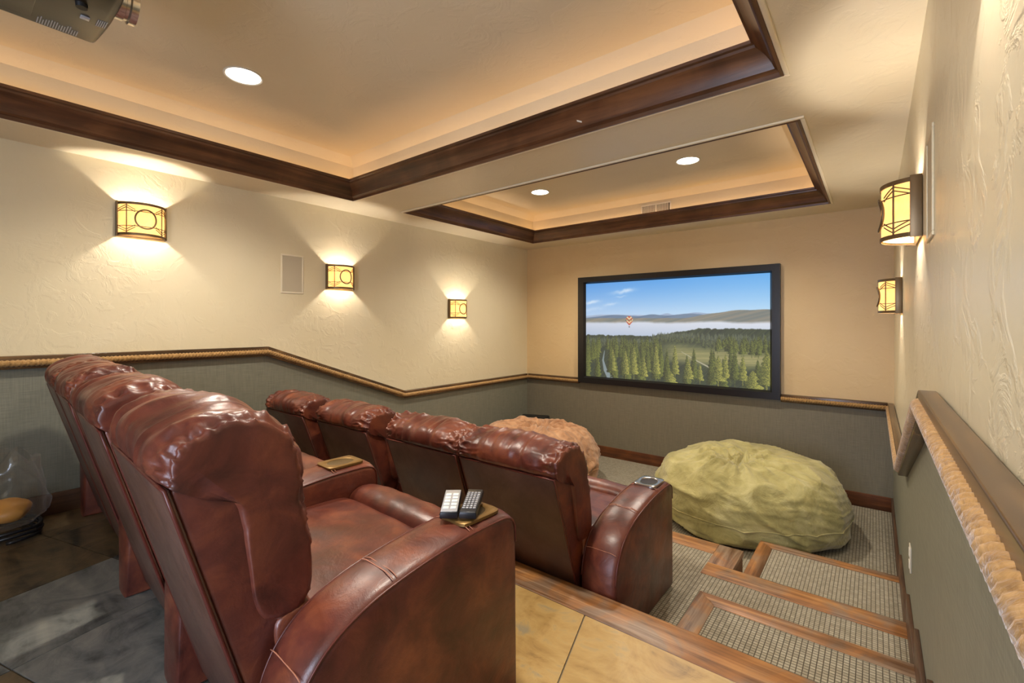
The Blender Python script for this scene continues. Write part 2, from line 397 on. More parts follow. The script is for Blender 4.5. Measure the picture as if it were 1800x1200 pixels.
# ceiling with two trays
TX0, TX1 = 0.415, 3.608; T1 = (-1.25, 2.236); T2 = (2.765, 4.862); ZT = ZC+0.329; ZW = ZC+0.272; CH = 0.08
def soffit():
    xs = [0, TX0, TX1, W]; ys = [YB, T1[0], T1[1], T2[0], T2[1], YF]; V = [(x,y,ZC) for y in ys for x in xs]; F = []
    for j in range(5):
        for i in range(3):
            if i == 1 and j in (1,3): continue
            a = j*4+i; F.append((a, a+1, a+5, a+4))
    return mesh('soffit', V, F)
ce = obj('ceiling', soffit(), M['ceil'], kind='structure', label='cream plaster ceiling with two lit tray recesses')
for y0, y1 in (T1, T2):
    V = []; F = []
    for (d, z) in ((0, ZC), (0, ZW), (CH, ZT)):
        V += [(TX0+d, y0+d, z), (TX1-d, y0+d, z), (TX1-d, y1-d, z), (TX0+d, y1-d, z)]
    for k in range(2):
        for i in range(4): F.append((k*4+i, k*4+(i+1)%4, k*4+4+(i+1)%4, k*4+4+i))
    F.append((8,9,10,11))
    obj('tray_recess', mesh('tray', V, F), M['ceil'], ce)
obj('roof_slab', boxme(-T, W+T, YB-T, YF+T, 3.3, 3.4), M['ceil'], ce)
# crown mouldings: profile (inward offset, height above soffit)
prof = [(0.0,-0.012),(0.012,-0.014),(0.014,0.004),(0.022,0.012),(0.030,0.016),(0.040,0.040),(0.056,0.066),(0.076,0.088),(0.092,0.100),(0.094,0.112),(0.106,0.116),(0.108,0.130),(0.094,0.130),(0.06,0.100),(0.02,0.05),(0.0,0.02)]
def crown(n, y0, y1, label):
    root = None
    cs = [((TX0,y0),(1,1)), ((TX1,y0),(-1,1)), ((TX1,y1),(-1,-1)), ((TX0,y1),(1,-1))]
    for k in range(4):
        (c0, i0), (c1, i1) = cs[k], cs[(k+1)%4]; m = len(prof)
        V = [(c0[0]+i0[0]*d, c0[1]+i0[1]*d, ZC+z) for d, z in prof]+[(c1[0]+i1[0]*d, c1[1]+i1[1]*d, ZC+z) for d, z in prof]
        F = [(i, (i+1)%m, m+(i+1)%m, m+i) for i in range(m)]+[tuple(range(m)), tuple(range(m, 2*m))]
        me = mesh('crown', V, F); sharp(me, 32); mt = M['crown'] if k in (0,2) else M['crowny']
        if root is None: root = obj('trim_%d' % n, me, mt, kind='structure', label=label)
        else: obj('crown_board', me, mt, root)
    b = 0.02
    for (a0,a1,b0,b1) in ((TX0-b,TX1+b,y0-b,y0),(TX0-b,TX1+b,y1,y1+b),(TX0-b,TX0,y0,y1),(TX1,TX1+b,y0,y1)):
        obj('bead', boxme(a0,a1,b0,b1,ZC-0.012,ZC,0.004), M['bead'], root)
    return root
c1 = crown(5, T1[0], T1[1], 'dark crown moulding around the tray above the recliners')
obj('paint_chip', boxme(-0.028, 0.028, -0.001, 0.001, -0.004, 0.004), M['white'], c1, (CAMX-1.272, T1[1]-0.046, ZC+0.049), (0.6, 0.45, 0))
crown(6, T2[0], T2[1], 'dark crown moulding around the tray nearest the screen')
# rope lights lying in the troughs behind the crown
WARM = (1.0, 0.58, 0.26)
def cove(y0, y1, w):
    L = TX1-TX0-0.1; D = y1-y0-0.1; z = ZC+0.105; d = 0.045; cx = (TX0+TX1)/2; cy = (y0+y1)/2
    for loc, sx, sy, rz in (((cx,y0+d,z),L,0.02,0), ((cx,y1-d,z),L,0.02,0), ((TX0+d,cy,z),0.02,D,0), ((TX1-d,cy,z),0.02,D,0)):
        lamp('rope_light', 'AREA', loc, w*max(sx,sy), WARM, (PI,0,0), shape='RECTANGLE', size=sx, size_y=sy)
cove(T1[0], T1[1], 0.52); cove(T2[0], T2[1], 0.52)
# recessed downlights
def downlight(x, y, label, e=122):
    r = empty('downlight', (x, y, ZT), label, 'ceiling light', 'recessed ceiling lights')
    obj('trim_ring', lathe([(0.088,-0.0005),(0.098,-0.0005),(0.099,-0.004),(0.094,-0.007),(0.086,-0.004)], 40), M['white'], r)
    obj('lens', lathe([(0.0,-0.002),(0.05,-0.003),(0.087,-0.002)], 40), M['lampglow'], r)
    lamp('downlight_beam', 'SPOT', (x, y, ZT-0.02), e, (1.0, 0.90, 0.76), (0,0,0), spot_size=math.radians(135), spot_blend=0.7, shadow_soft_size=0.06)
downlight(CAMX-2.771, 1.084, 'round recessed downlight in the recliner tray above the back row')
downlight(CAMX-1.244, 1.084, 'round recessed downlight in the recliner tray on the stair side')
downlight(CAMX-2.762, 3.975, 'round recessed downlight in the screen tray toward the sconce wall')
downlight(CAMX-1.244, 3.985, 'round recessed downlight in the screen tray toward the stair wall')

# ------------------------------------------------------------------ screen
def paint(w, h):
    rng = np.random.default_rng(5)
    Y, X = np.mgrid[0:h, 0:w].astype(float); u = X/(w-1); v = Y/(h-1)      # v from top
    img = np.zeros((h, w, 3))
    def mixin(mask, col): 
        img[:] = img*(1-mask[..., None])+np.array(col)*mask[..., None]
    def fbm(x, f, seed):
        r = np.random.default_rng(seed); out = np.zeros_like(x); a = 1.0
        for o in range(5):
            tb = r.uniform(-1, 1, 512); xx = x*f*(2**o); i = np.floor(xx).astype(int); q = xx-i; q = q*q*(3-2*q)
            out += a*(tb[i % 512]*(1-q)+tb[(i+1) % 512]*q); a *= 0.5
        return out
    top = np.array([96,166,232.]); bot = np.array([200,222,242.])
    k = np.clip(v/0.40, 0, 1)[..., None]**1.2; img[:] = top*(1-k)+bot*k
    img += (np.array([10,16,10.])*(u-0.5)[..., None])
    for cx, cy, rx, ry, s in ((0.24,0.10,0.065,0.018,0.75),(0.27,0.085,0.03,0.014,0.8),(0.04,0.20,0.05,0.018,0.75),(0.16,0.225,0.045,0.014,0.7),(0.23,0.15,0.03,0.008,0.5),(0.03,0.275,0.09,0.02,0.4)):
        d = ((u-cx)/rx)**2+((v-cy+(u-cx)*0.18+0.006*fbm(u, 40, 3))/ry)**2
        mixin(s*np.exp(-d*1.1)*(0.75+0.25*fbm(u+v*3, 30, 8)).clip(0,1), (244,247,252))
    def ridge(base, amp, f, seed, col, col2=None, bumps=()):
        r = base-amp*fbm(u, f, seed)
        for c, wd, a in bumps: r = r-a*np.exp(-((u-c)/wd)**2)
        m = np.clip((v-r)*h*0.9, 0, 1); sh = (0.5+0.5*fbm(u*1.0+v*2.2, 26, seed+4)).clip(0,1)[..., None]
        cc = np.array(col)*(1-sh)+np.array(col2 or col)*sh
        img[:] = img*(1-m[..., None])+cc*m[..., None]
    ridge(0.345, 0.006, 6, 11, (150,170,200), (166,182,206), ((0.5,0.03,0.020),(0.12,0.15,0.012),(0.66,0.06,0.022)))
    ridge(0.365, 0.005, 5, 12, (92,116,146), (112,132,156), ((0.18,0.13,0.022),(0.42,0.07,0.026),(0.62,0.12,0.030)))
    ridge(0.375, 0.004, 7, 13, (112,120,118), (146,138,124), ((0.86,0.10,0.060),(1.0,0.08,0.062),(0.72,0.08,0.024)))
    # fog bank
    fo = np.clip((v-0.405-0.006*fbm(u, 9, 21))*40, 0, 1); fc = np.clip((v-0.41)/0.14, 0, 1)[..., None]
    fcol = np.array([206,212,226.])*(1-fc)+np.array([176,190,212.])*fc+np.array([14,12,8.])*u[..., None]
    img[:] = img*(1-fo[..., None])+fcol*fo[..., None]
    # forest floor and meadow
    fl = 0.55-0.075*np.clip((u-0.42)/0.25, 0, 1)+0.006*fbm(u, 60, 31)
    m = np.clip((v-fl)*h*0.5, 0, 1); nz = (0.5+0.5*fbm(u*3+v*1.7, 50, 33)).clip(0,1)[..., None]
    img[:] = img*(1-m[..., None])+(np.array([36,48,42.])*(1-nz)+np.array([60,72,50.])*nz)*m[..., None]
    md = np.exp(-(np.abs((v-0.735-0.10*(u-0.75))/0.085))**3)*np.clip((u-0.44)*9, 0, 1)
    nz = (0.5+0.5*fbm(u*0.6+v*6, 20, 35)).clip(0,1)[..., None]
    img[:] = img*(1-md[..., None])+(np.array([112,116,74.])*(1-nz)+np.array([162,154,104.])*nz)*md[..., None]
    def road(pts, wd, col):
        for (a, b), (c, d), (w0, w1) in zip(pts[:-1], pts[1:], wd):
            tt = np.clip(((u-a)*(c-a)*3.16+(v-b)*(d-b))/(((c-a)**2)*3.16+(d-b)**2), 0, 1)
            dist = np.sqrt(((u-a-tt*(c-a))*1.78)**2+(v-b-tt*(d-b))**2); ww = w0+(w1-w0)*tt
            mixin(np.clip((ww-dist)*h*0.7, 0, 1), col)
    road([(0.58,0.70),(0.66,0.78),(0.74,0.85),(0.84,0.90)], [(0.005,0.007),(0.007,0.010),(0.010,0.012)], (176,170,146))
    road([(0.125,0.72),(0.115,0.82),(0.13,0.92),(0.16,1.0)], [(0.006,0.012),(0.012,0.022),(0.022,0.034)], (128,142,146))
    def tree(cx, by, ht, wd, c1, c2):
        x0 = max(0, int((cx-wd)*w)); x1 = min(w, int((cx+wd)*w)+2); y0 = max(0, int((by-ht)*h)); y1 = min(h, int(by*h)+1)
        if x1 <= x0 or y1 <= y0: return
        uu = u[y0:y1, x0:x1]; vv = v[y0:y1, x0:x1]; q = np.clip((vv-(by-ht))/ht, 0, 1)
        saw = 0.75+0.35*np.abs(np.sin(q*ht*h*0.30+rng.uniform(0, 6)))
        prof = wd*np.where(q < 0.84, (q/0.84)**0.75*saw, 0.10)
        mk = np.clip((prof-np.abs(uu-cx))*w*0.8+0.35, 0, 1)*(q > 0)
        lit = np.clip(0.5+0.55*(uu-cx)/wd+rng.uniform(-0.5, 0.5, uu.shape), 0, 1)[..., None]
        cc = np.array(c1)*(1-lit)+np.array(c2)*lit; reg = img[y0:y1, x0:x1]; reg[:] = reg*(1-mk[..., None])+cc*mk[..., None]
    # far tree line
    for k in range(520):
        cx = rng.uniform(0, 1); t_ = rng.uniform(0, 1)
        base = (0.60 if cx < 0.42 else 0.545)+t_*0.09*(1 if cx < 0.46 else (0.7 if cx < 0.68 else 1.25)); s = 0.05+0.035*t_
        hz = 1-t_; tree(cx, base+0.02, s*rng.uniform(0.8, 1.2), 0.006+0.003*t_, (28+34*hz, 40+34*hz, 36+38*hz), (92+16*hz, 100+14*hz, 58+30*hz))
    # mid forest on the left, scattered on the right
    tl = [(rng.uniform(0, 0.47), rng.uniform(0.70, 1.06)) for _ in range(95)]+[(rng.uniform(0.5, 1.0), rng.uniform(0.98, 1.10)) for _ in range(10)]+[(rng.uniform(0.76, 1.0), rng.uniform(0.66, 0.74)) for _ in range(36)]
    for cx, by in sorted(tl, key=lambda p: p[1]):
        if 0.09 < cx < 0.15 and by > 0.75: continue
        s = 0.12+0.26*max(0, by-0.66)/0.4; tree(cx, by, s*rng.uniform(0.75, 1.15), 0.011+0.032*(by-0.6), (18,28,22), (122,130,58))
    for cx, by, ht, wd in ((0.545,0.97,0.34,0.024),(0.615,0.99,0.22,0.03),(0.675,0.99,0.19,0.02),(0.765,1.0,0.28,0.04),(0.80,0.96,0.26,0.02),(0.88,0.98,0.27,0.024),(0.925,1.04,0.2,0.05),(0.985,1.02,0.36,0.045),(0.52,1.03,0.14,0.04),(0.26,1.0,0.30,0.025),(0.31,1.0,0.34,0.028),(0.44,0.98,0.36,0.026),(0.37,1.0,0.24,0.024),(0.18,0.97,0.28,0.022)):
        tree(cx, by, ht, wd, (36,48,28), (178,174,84))
    # balloon
    bx, byy, br = 0.282, 0.395, 0.030
    dx = (u-bx)*1.78; dy = v-byy
    wid = np.where(dy < 0, 0.042*np.sqrt(np.clip(1-(dy/0.042)**2, 0, 1)), 0.042*np.clip(1-np.clip(dy/0.058, 0, 1)**1.5, 0.12, 1))
    mk = np.clip((wid-np.abs(dx))*h*0.7, 0, 1)*(dy > -0.042)*(dy < 0.055); stripe = (np.sin(np.abs(dx)*150+dy*170) > 0)[..., None]
    cc = np.where(stripe, np.array([188,72,50.]), np.array([226,204,160.])); gg = (np.abs(dy) < 0.007)[..., None] & (np.sin(dx*330) > 0)[..., None]
    cc = np.where(gg, np.array([44,96,70.]), cc); img[:] = img*(1-mk[..., None])+cc*mk[..., None]
    bk = (np.abs(dx) < 0.005) & (np.abs(dy-0.07) < 0.006); img[bk] = (60,40,34)
    im = np.clip(img, 0, 255)/255.0
    return np.where(im <= 0.04045, im/12.92, ((im+0.055)/1.055)**2.4)
sx0, sx1, sz0, sz1 = 0.971, 3.080, 1.003, 2.193
scr = empty('projection_screen', ((sx0+sx1)/2, YF, SZ0), 'black framed projection screen showing a balloon over forest and mist', 'screen')
gw, gh = 480, 270
px = paint(gw, gh)
xs = np.linspace(sx0, sx1, gw)-(sx0+sx1)/2; zs = np.linspace(sz1, sz0, gh)-SZ0
VX, VZ = np.meshgrid(xs, zs); co = np.stack([VX.ravel(), np.full(VX.size, -0.030), VZ.ravel()], 1)
idx = np.arange(gw*gh).reshape(gh, gw); fq = np.stack([idx[:-1,:-1].ravel(), idx[1:,:-1].ravel(), idx[1:,1:].ravel(), idx[:-1,1:].ravel()], 1)
me = bpy.data.meshes.new('screen_picture'); me.from_pydata(co.tolist(), [], fq.tolist()); me.update()
at = me.color_attributes.new('picture', 'FLOAT_COLOR', 'POINT')
at.data.foreach_set('color', np.concatenate([px.reshape(-1, 3), np.ones((gw*gh, 1))], 1).ravel().astype(np.float32))
t = NT('projected_picture'); an = t.n('ShaderNodeAttribute', attribute_name='picture')
t.l(an.outputs['Color'], t.b.inputs['Emission Color']); t.set(Base_Color=(0.05,0.05,0.05,1), Emission_Strength=0.84, Roughness=0.8)
obj('picture', me, t.m, scr)
cxs = (sx0+sx1)/2
def frame_side(p, q, ip, iq):
    # mitred bar between outer p,q and inner ip,iq (x,z), thick toward the room, inner edge bevelled
    V = []
    for (x, z), y in ((p, 0), (q, 0), (iq, 0), (ip, 0)): V.append((x-cxs, y, z-SZ0))
    def lerp(a, b, k): return (a[0]+(b[0]-a[0])*k, a[1]+(b[1]-a[1])*k)
    for (x, z), y in ((p, -0.065), (q, -0.065), (lerp(q, iq, .78), -0.065), (lerp(p, ip, .78), -0.065), (iq, -0.034), (ip, -0.034)): V.append((x-cxs, y, z-SZ0))
    F = [(0,1,2,3),(0,1,5,4),(4,5,6,7),(7,6,8,9),(9,8,2,3),(0,4,7,9,3),(1,5,6,8,2)]
    return mesh('frame_side', V, F)
O = [(SX0,SZ0),(SX1,SZ0),(SX1,SZ1),(SX0,SZ1)]; I = [(sx0,sz0),(sx1,sz0),(sx1,sz1),(sx0,sz1)]
for k in range(4): obj('frame_bar', frame_side(O[k], O[(k+1)%4], I[k], I[(k+1)%4]), M['black'], scr)

# ------------------------------------------------------------------ wall sconces
def sconce(yc, zc, side, label):
    rz = -PI/2 if side == 'L' else PI/2      # local +y points into the room after rotation... local -y toward wall
    e = empty('wall_sconce', (0.0 if side == 'L' else W, yc, zc-0.109), label, 'sconce', 'amber wall sconces', rz if side == 'L' else PI/2)
    # local frame: x along wall, y out of the wall, z up
    wd, hh, dp = 0.265, 0.218, 0.105
    a = wd/2
    obj('back_plate', boxme(-a, a, 0.001, 0.006, 0.0, hh, 0.001), M['bronze'], e)
    def pt(s, z, off=0.0):      # s in -1..1 along the curved front
        th = s*PI/2*0.92; x = (a-0.006+off)*math.sin(th)/math.sin(PI/2*0.92); y = 0.012+(dp+off)*(math.cos(th)-math.cos(PI/2*0.92))/(1-math.cos(PI/2*0.92))
        return (x, y, z)
    def sheet(s0, s1, z0, z1, off, th, n=24):
        V = []; F = []
        for i in range(n+1):
            s = s0+(s1-s0)*i/n
            for o_ in (off, off+th):
                for z in (z0, z1): V.append(pt(s, z, o_))
        for i in range(n):
            b = i*4; c = b+4
            F += [(b,b+1,c+1,c),(b+2,c+2,c+3,b+3),(b+1,b+3,c+3,c+1),(b,c,c+2,b+2)]
        F += [(0,2,3,1),(n*4,n*4+1,n*4+3,n*4+2)]
        return mesh('sheet', V, F, False)
    sh = obj('mica_shade', sheet(-1, 1, 0.008, hh-0.008, -0.003, 0.0025), M['mica'], e)
    obj('rim', sheet(-1, 1, 0.0, 0.016, 0.0, 0.004), M['bronze'], e); obj('rim', sheet(-1, 1, hh-0.016, hh, 0.0, 0.004), M['bronze'], e)
    for s in (-1, 1):
        obj('side_strap', boxme(s*a-0.004 if s > 0 else -a-0.004, s*a+0.004 if s > 0 else -a+0.004, 0.002, 0.036, -0.004, hh+0.004, 0.001), M['bronze'], e)
    def wire(pts, r=0.0022): obj('strap', tubeme([pt(s, z, 0.003) for s, z in pts], r, 6), M['bronze'], e)
    L = lambda p, q, n=12: [(p[0]+(q[0]-p[0])*i/n, p[1]+(q[1]-p[1])*i/n) for i in range(n+1)]
    for s in (-1, 1):
        wire(L((s*0.56, 0.01), (s*0.56, hh-0.01)), 0.003)
        for k in (0.0, 0.014):
            wire(L((s*0.56, hh-0.022-k), (s*0.30, hh-0.052-k))); wire(L((s*0.56, 0.022+k), (s*0.30, 0.052+k)))
            wire(L((s*0.56, hh-0.022-k), (s*0.95, hh-0.052-k))); wire(L((s*0.56, 0.022+k), (s*0.95, 0.052+k)))
    wire(L((-0.95, 0.060), (0.95, 0.060), 28)); wire(L((-0.95, hh-0.060), (0.95, hh-0.060), 28))
    ring = [pt(0.30*math.cos(q), hh/2+0.062*math.sin(q), 0.006) for q in [2*PI*i/36 for i in range(36)]]
    obj('ring', tubeme(ring, 0.005, 8, True), M['bronze'], e)
    bu = obj('bulb', lathe([(0.001,0.017),(0.008,0.0150),(0.0135,0.0095),(0.0165,0.001),(0.0145,-0.008),(0.009,-0.0145),(0.001,-0.017)], 16), M['bulb'], e, (0, 0.05, hh/2))
    return e
SC = ((0.884, 2.366), (2.353, 2.105), (3.877, 1.853))
for k, (y, z) in enumerate(SC):
    sconce(y, z, 'L', ['amber wall sconce above the back recliner row', 'amber wall sconce right beside the white wall speaker', 'amber wall sconce on the long rail wall nearest the screen corner'][k])
    sconce(y, z, 'R', ['amber wall sconce high on the stair wall near the doorway', 'amber wall sconce on the stair wall beside the flush speaker', 'amber wall sconce on the stair wall nearest the screen'][k])

# in-wall speakers
def wall_speaker(yc, zc, side, label):
    s = 1 if side == 'L' else -1; x = 0 if side == 'L' else W
    e = empty('wall_speaker', (x, yc, zc-0.165), label, 'speaker', 'flush wall speakers')
    a, h, b = 0.097, 0.33, 0.013
    for (y0,y1,z0,z1) in ((-a,a,0,b),(-a,a,h-b,h),(-a,-a+b,b,h-b),(a-b,a,b,h-b)):
        obj('frame_bar', boxme(*(sorted((0.0, s*0.006))), y0,y1,z0,z1, 0.002), M['bead'] if side == 'L' else M['cream'], e)
    obj('grille', boxme(*(sorted((0.0, s*0.003))), -a+b, a-b, b, h-b, 0.0), M['grille'], e)
wall_speaker(1.915, 2.10, 'L', 'rectangular flush speaker in the cream wall beside a sconce')
wall_speaker(1.915, 2.10, 'R', 'rectangular flush speaker in the stair wall')
# air vent in the front of the screen tray
e = empty('air_vent', (CAMX-1.854, T2[1], ZC+0.135), 'white slotted air vent in the ceiling tray', 'vent')
for (x0,x1,z0,z1) in ((-0.165,0.165,0,0.014),(-0.165,0.165,0.096,0.11),(-0.165,-0.150,0.014,0.096),(0.150,0.165,0.014,0.096),(-0.006,0.006,0.014,0.096)):
    obj('frame_bar', boxme(x0,x1,-0.008,0,z0,z1,0.001), M['white'], e)
obj('backing', boxme(-0.15,0.15,-0.002,0,0.014,0.096), M['dark'], e)
sl = boxme(-0.003,0.003,-0.007,-0.002,0.014,0.096)
for i in range(22):
    x = -0.140+i*0.0127+(0.008 if i > 10 else 0)
    obj('slat', sl, M['white'], e, (x,0,0))
# outlet on the stair wall
e = empty('outlet', (W-0.006, 2.78, 0.545), 'pale outlet plate low on the stair wall', 'outlet')
obj('cover_plate', boxme(-0.006, 0, -0.036, 0.036, 0, 0.115, 0.002), M['plate'], e)
for z in (0.030, 0.085): obj('socket', boxme(-0.008, -0.005, -0.016, 0.016, z-0.018, z+0.018, 0.003), M['white'], e)

# ------------------------------------------------------------------ recliners
def sweep(profile, width, nseg=40, p=7.0, disp=None, name='cushion', endmin=0.25):
    """closed (y,z) profile swept along x with rounded, slightly gathered ends"""
    n = len(profile); cy = sum(q[0] for q in profile)/n; cz = sum(q[1] for q in profile)/n; V = []; F = []
    for i in range(nseg+1):
        s = -math.cos(PI*i/nseg) if nseg > 8 else -1+2*i/nseg
        s = math.copysign(abs(s)**0.9, s)
        f = max(0.0, 1-abs(s)**p)**(1/p) if abs(s) < 1 else 0
        f = endmin+(1-endmin)*f
        for k, (y, z) in enumerate(profile):
            dy, dz = y-cy, z-cz; r = math.hypot(dy, dz) or 1; inset = (1-f)*min(r, 0.058)/1.0
            d = disp(s, k/n, y, z) if disp else 0
            q = (r-inset+d)/r
            V.append((s*width/2, cy+dy*q, cz+dz*q))
    for i in range(nseg):
        for k in range(n): F.append((i*n+k, i*n+(k+1)%n, (i+1)*n+(k+1)%n, (i+1)*n+k))
    F += [tuple(range(n)), tuple(range(nseg*n, nseg*n+n))]
    return mesh(name, V, F, True)
ARM = [(-0.71,0.0),(-0.71,0.30),(-0.697,0.365),(-0.66,0.43),(-0.60,0.482),(-0.50,0.523),(-0.36,0.550),(-0.22,0.564),(-0.09,0.567),(-0.045,0.563),(-0.016,0.548),(-0.003,0.52),(0.0,0.47),(0.0,0.0)]
AW = 0.17
def arm_outline():
    top = smoothcurve([(p[0], p[1], 0) for p in ARM[1:-1]], 5)
    return [(ARM[0][0], ARM[0][1])]+[(p.x, p.y) for p in top]+[(ARM[-1][0], ARM[-1][1])]
AO = arm_outline()
def arm_mesh():
    n = len(AO); V = []; F = []; r = 0.024; hw = AW/2; rings = []
    N = []
    for i in range(n):
        a = Vector(AO[i-1]); b = Vector(AO[(i+1)%n]); t_ = (b-a).normalized(); N.append(Vector((-t_[1], t_[0])))
    secs = [(-hw, r)]+[(-hw+r-r*math.cos(q), r-r*math.sin(q)) for q in (0.0, 0.5, 1.0, 1.57)][1:]
    secs = [(-hw, r), (-hw+0.003, r*0.55), (-hw+0.010, r*0.2), (-hw+r, 0.0), (-hw*0.4, -0.006), (0, -0.008), (hw*0.4, -0.006), (hw-r, 0.0), (hw-0.010, r*0.2), (hw-0.003, r*0.55), (hw, r)]
    for x, off in secs:
        for i in range(n):
            y, z = AO[i]; q = Vector((y, z))-N[i]*off
            V.append((x, min(q[0], 0.006), max(0.0 if i in (0, n-1) else 0.0, q[1])))
    m = len(secs)
    for j in range(m-1):
        for i in range(n): F.append((j*n+i, j*n+(i+1)%n, (j+1)*n+(i+1)%n, (j+1)*n+i))
    F += [tuple(range(n)), tuple(range((m-1)*n, m*n))]
    me = mesh('arm', V, F); sharp(me, 60); return me
# make sure the outline normals point outward (fall back by flipping order)
_a = sum(AO[i-1][0]*AO[i][1]-AO[i][0]*AO[i-1][1] for i in range(len(AO)))
if _a < 0: pass
else: AO = AO[::-1]
ARM_ME = arm_mesh()
def arm_pt(i, x, off=0.0):
    a = Vector(AO[i-1]); b = Vector(AO[(i+1)%len(AO)]); t_ = (b-a).normalized(); nn_ = Vector((-t_[1], t_[0]))
    q = Vector(AO[i])+nn_*off; return (x, q[0], q[1])
ARM_PIPE = [tubeme([arm_pt(i, s*(AW/2-0.004), -0.009) for i in range(1, len(AO)-1)], 0.0032, 6) for s in (-1, 1)]
def seam_me(frac):
    i = min(range(2, len(AO)-2), key=lambda k: abs(AO[k][0]-frac)); 
    xs_ = [(-AW/2+0.012)+(AW-0.024)*k/10 for k in range(11)]
    return [tubeme([(x, arm_pt(i, 0)[1]+dy, arm_pt(i, 0, 0.0075 if abs(x) < 0.05 else (0.0045 if abs(x) < 0.066 else -0.001))[2]) for x in xs_], 0.0013, 5) for dy in (-0.006, 0.006)]
SEAMS = [seam_me(-0.185), seam_me(-0.46), seam_me(-0.665)]
def cup_plate():
    # rounded plate with an oval well
    n = 40; V = []; F = []; a, b = 0.060, 0.075
    def rr(q, A, B, p): c, s = math.cos(q), math.sin(q); k = (abs(c)**p+abs(s)**p)**(-1/p); return (A*c*k, B*s*k)
    loops = [(0.060,0.078,7,0.0),(0.060,0.078,7,0.008),(0.057,0.075,7,0.0102),(0.044,0.057,2,0.0102),(0.041,0.054,2,0.008),(0.039,0.052,2,-0.02)]
    for A, B, p, z in loops:
        for k in range(n): x, y = rr(2*PI*k/n, A, B, p); V.append((x, y, z))
    for i in range(len(loops)-1):
        for k in range(n): F.append((i*n+k, i*n+(k+1)%n, (i+1)*n+(k+1)%n, (i+1)*n+k))
    me = mesh('cup', V, F); sharp(me, 40); return me
CUP = cup_plate()
WELL = lathe([(0.0,0.0058),(0.5,0.0060),(1.0,0.0075)], 36)
for v_ in WELL.vertices: v_.co.x *= 0.0405; v_.co.y *= 0.0535
M['well'] = plain('cup_well_shade', srgb(74,56,26), 0.3, 0.7)  # dark tone of the shallow disc stands in for shade in a deeper cup
BACKS = {}
def back_meshes(bw, zs, seed):
    key = (round(bw, 3), round(zs, 3), seed)
    if key in BACKS: return BACKS[key]
    rnd = random.Random(seed)
    pr = [(-0.880,0.815),(-0.900,0.855),(-0.890,0.900),(-0.845,0.930),(-0.780,0.946),(-0.712,0.940),(-0.660,0.903),(-0.628,0.840),(-0.612,0.750),(-0.592,0.650),(-0.580,0.560),(-0.585,0.490),(-0.620,0.452),(-0.680,0.452),(-0.715,0.50),(-0.735,0.60),(-0.760,0.70),(-0.790,0.785)]
    pr = [(p.x, p.y*zs) for p in smoothcurve([(a, b, 0) for a, b in pr], 9, True)]
    ph = [rnd.uniform(0, 6.28) for _ in range(8)]
    def disp(s, k, y, z):
        e_ = math.exp(-((1-abs(s))/0.16)**2); e2 = math.exp(-((1-abs(s)-0.12)/0.10)**2)
        w = 0.0
        if z > 0.70*zs: # gathers at both ends of the roll
            w += e2*0.0042*(math.sin(k*120+ph[0]+9*s+3*noise.noise(Vector((k*8, s*4, seed))))+0.7*math.sin(k*61+ph[1]+5*s))-0.008*math.exp(-((1-abs(s)-0.05)/0.02)**2)
        w += 0.012*(1-abs(s)**2.5)*(1 if z > 0.6*zs else 0.5)
        w += 0.006*math.sin(5*s+ph[2])*math.sin(9*k+ph[3])
        w += 0.012*noise.noise(Vector((s*2.4+seed*3.1, y*7, z*7)))
        w += 0.006*noise.noise(Vector((s*9+seed, k*6, 2.0)))*1.2
        if y < -0.72 and z > 0.8*zs: w += 0.005*math.sin(13*s+ph[4]+4*noise.noise(Vector((s*3, k*5, seed))))   # soft creases over the top
        for c in (-0.34, 0.34): w -= 0.006*math.exp(-((s-c)/0.018)**2)
        w += 0.011*max(0.0, 1-2.2*abs(noise.noise(Vector((s*3.0+k*9, k*30-s*4, seed*1.3)))))**3*math.exp(-((1-abs(s))/0.38)**2)*(1 if z > 0.6*zs else 0.4)
        if k > 0.68: return -0.004
        if z < 0.56*zs: w += 0.007*math.sin(24*s+ph[5])*math.exp(-((z-0.48*zs)/0.05)**2)
        return w
    pad = sweep(pr, bw+0.014, 90, 6.0, disp, 'pad', 0.1)
    fr = prism([(-0.640,0.06),(-0.884,0.81*zs),(-0.868,0.865*zs),(-0.80,0.895*zs),(-0.70,0.89*zs),(-0.665,0.80*zs),(-0.52,0.10)], 0, -bw/2+0.006, bw/2-0.006, 0.012, 3)
    bk = prism([(-0.648,0.055),(-0.8935,0.815*zs),(-0.884,0.818*zs),(-0.638,0.058)], 0, -bw/2+0.006, bw/2-0.006, 0.003)
    q = bw/2-0.008
    pp = [(-q,-0.645,0.055),(-q,-0.891,0.815*zs),(q,-0.891,0.815*zs),(q,-0.645,0.055)]
    path = []
    for a, b in zip(pp[:-1], pp[1:]):
        for i in range(12): path.append(Vector(a).lerp(Vector(b), i/12))
    path.append(Vector(pp[-1])); pipe = tubeme(path, 0.0045, 6)
    if zs == 1.0:      # the back row stands a little more upright
        for me_ in (pad, fr, bk, pipe):
            for v_ in me_.vertices: v_.co.y += 0.028*v_.co.z/0.82
    BACKS[key] = (pad, fr, bk, pipe); return BACKS[key]
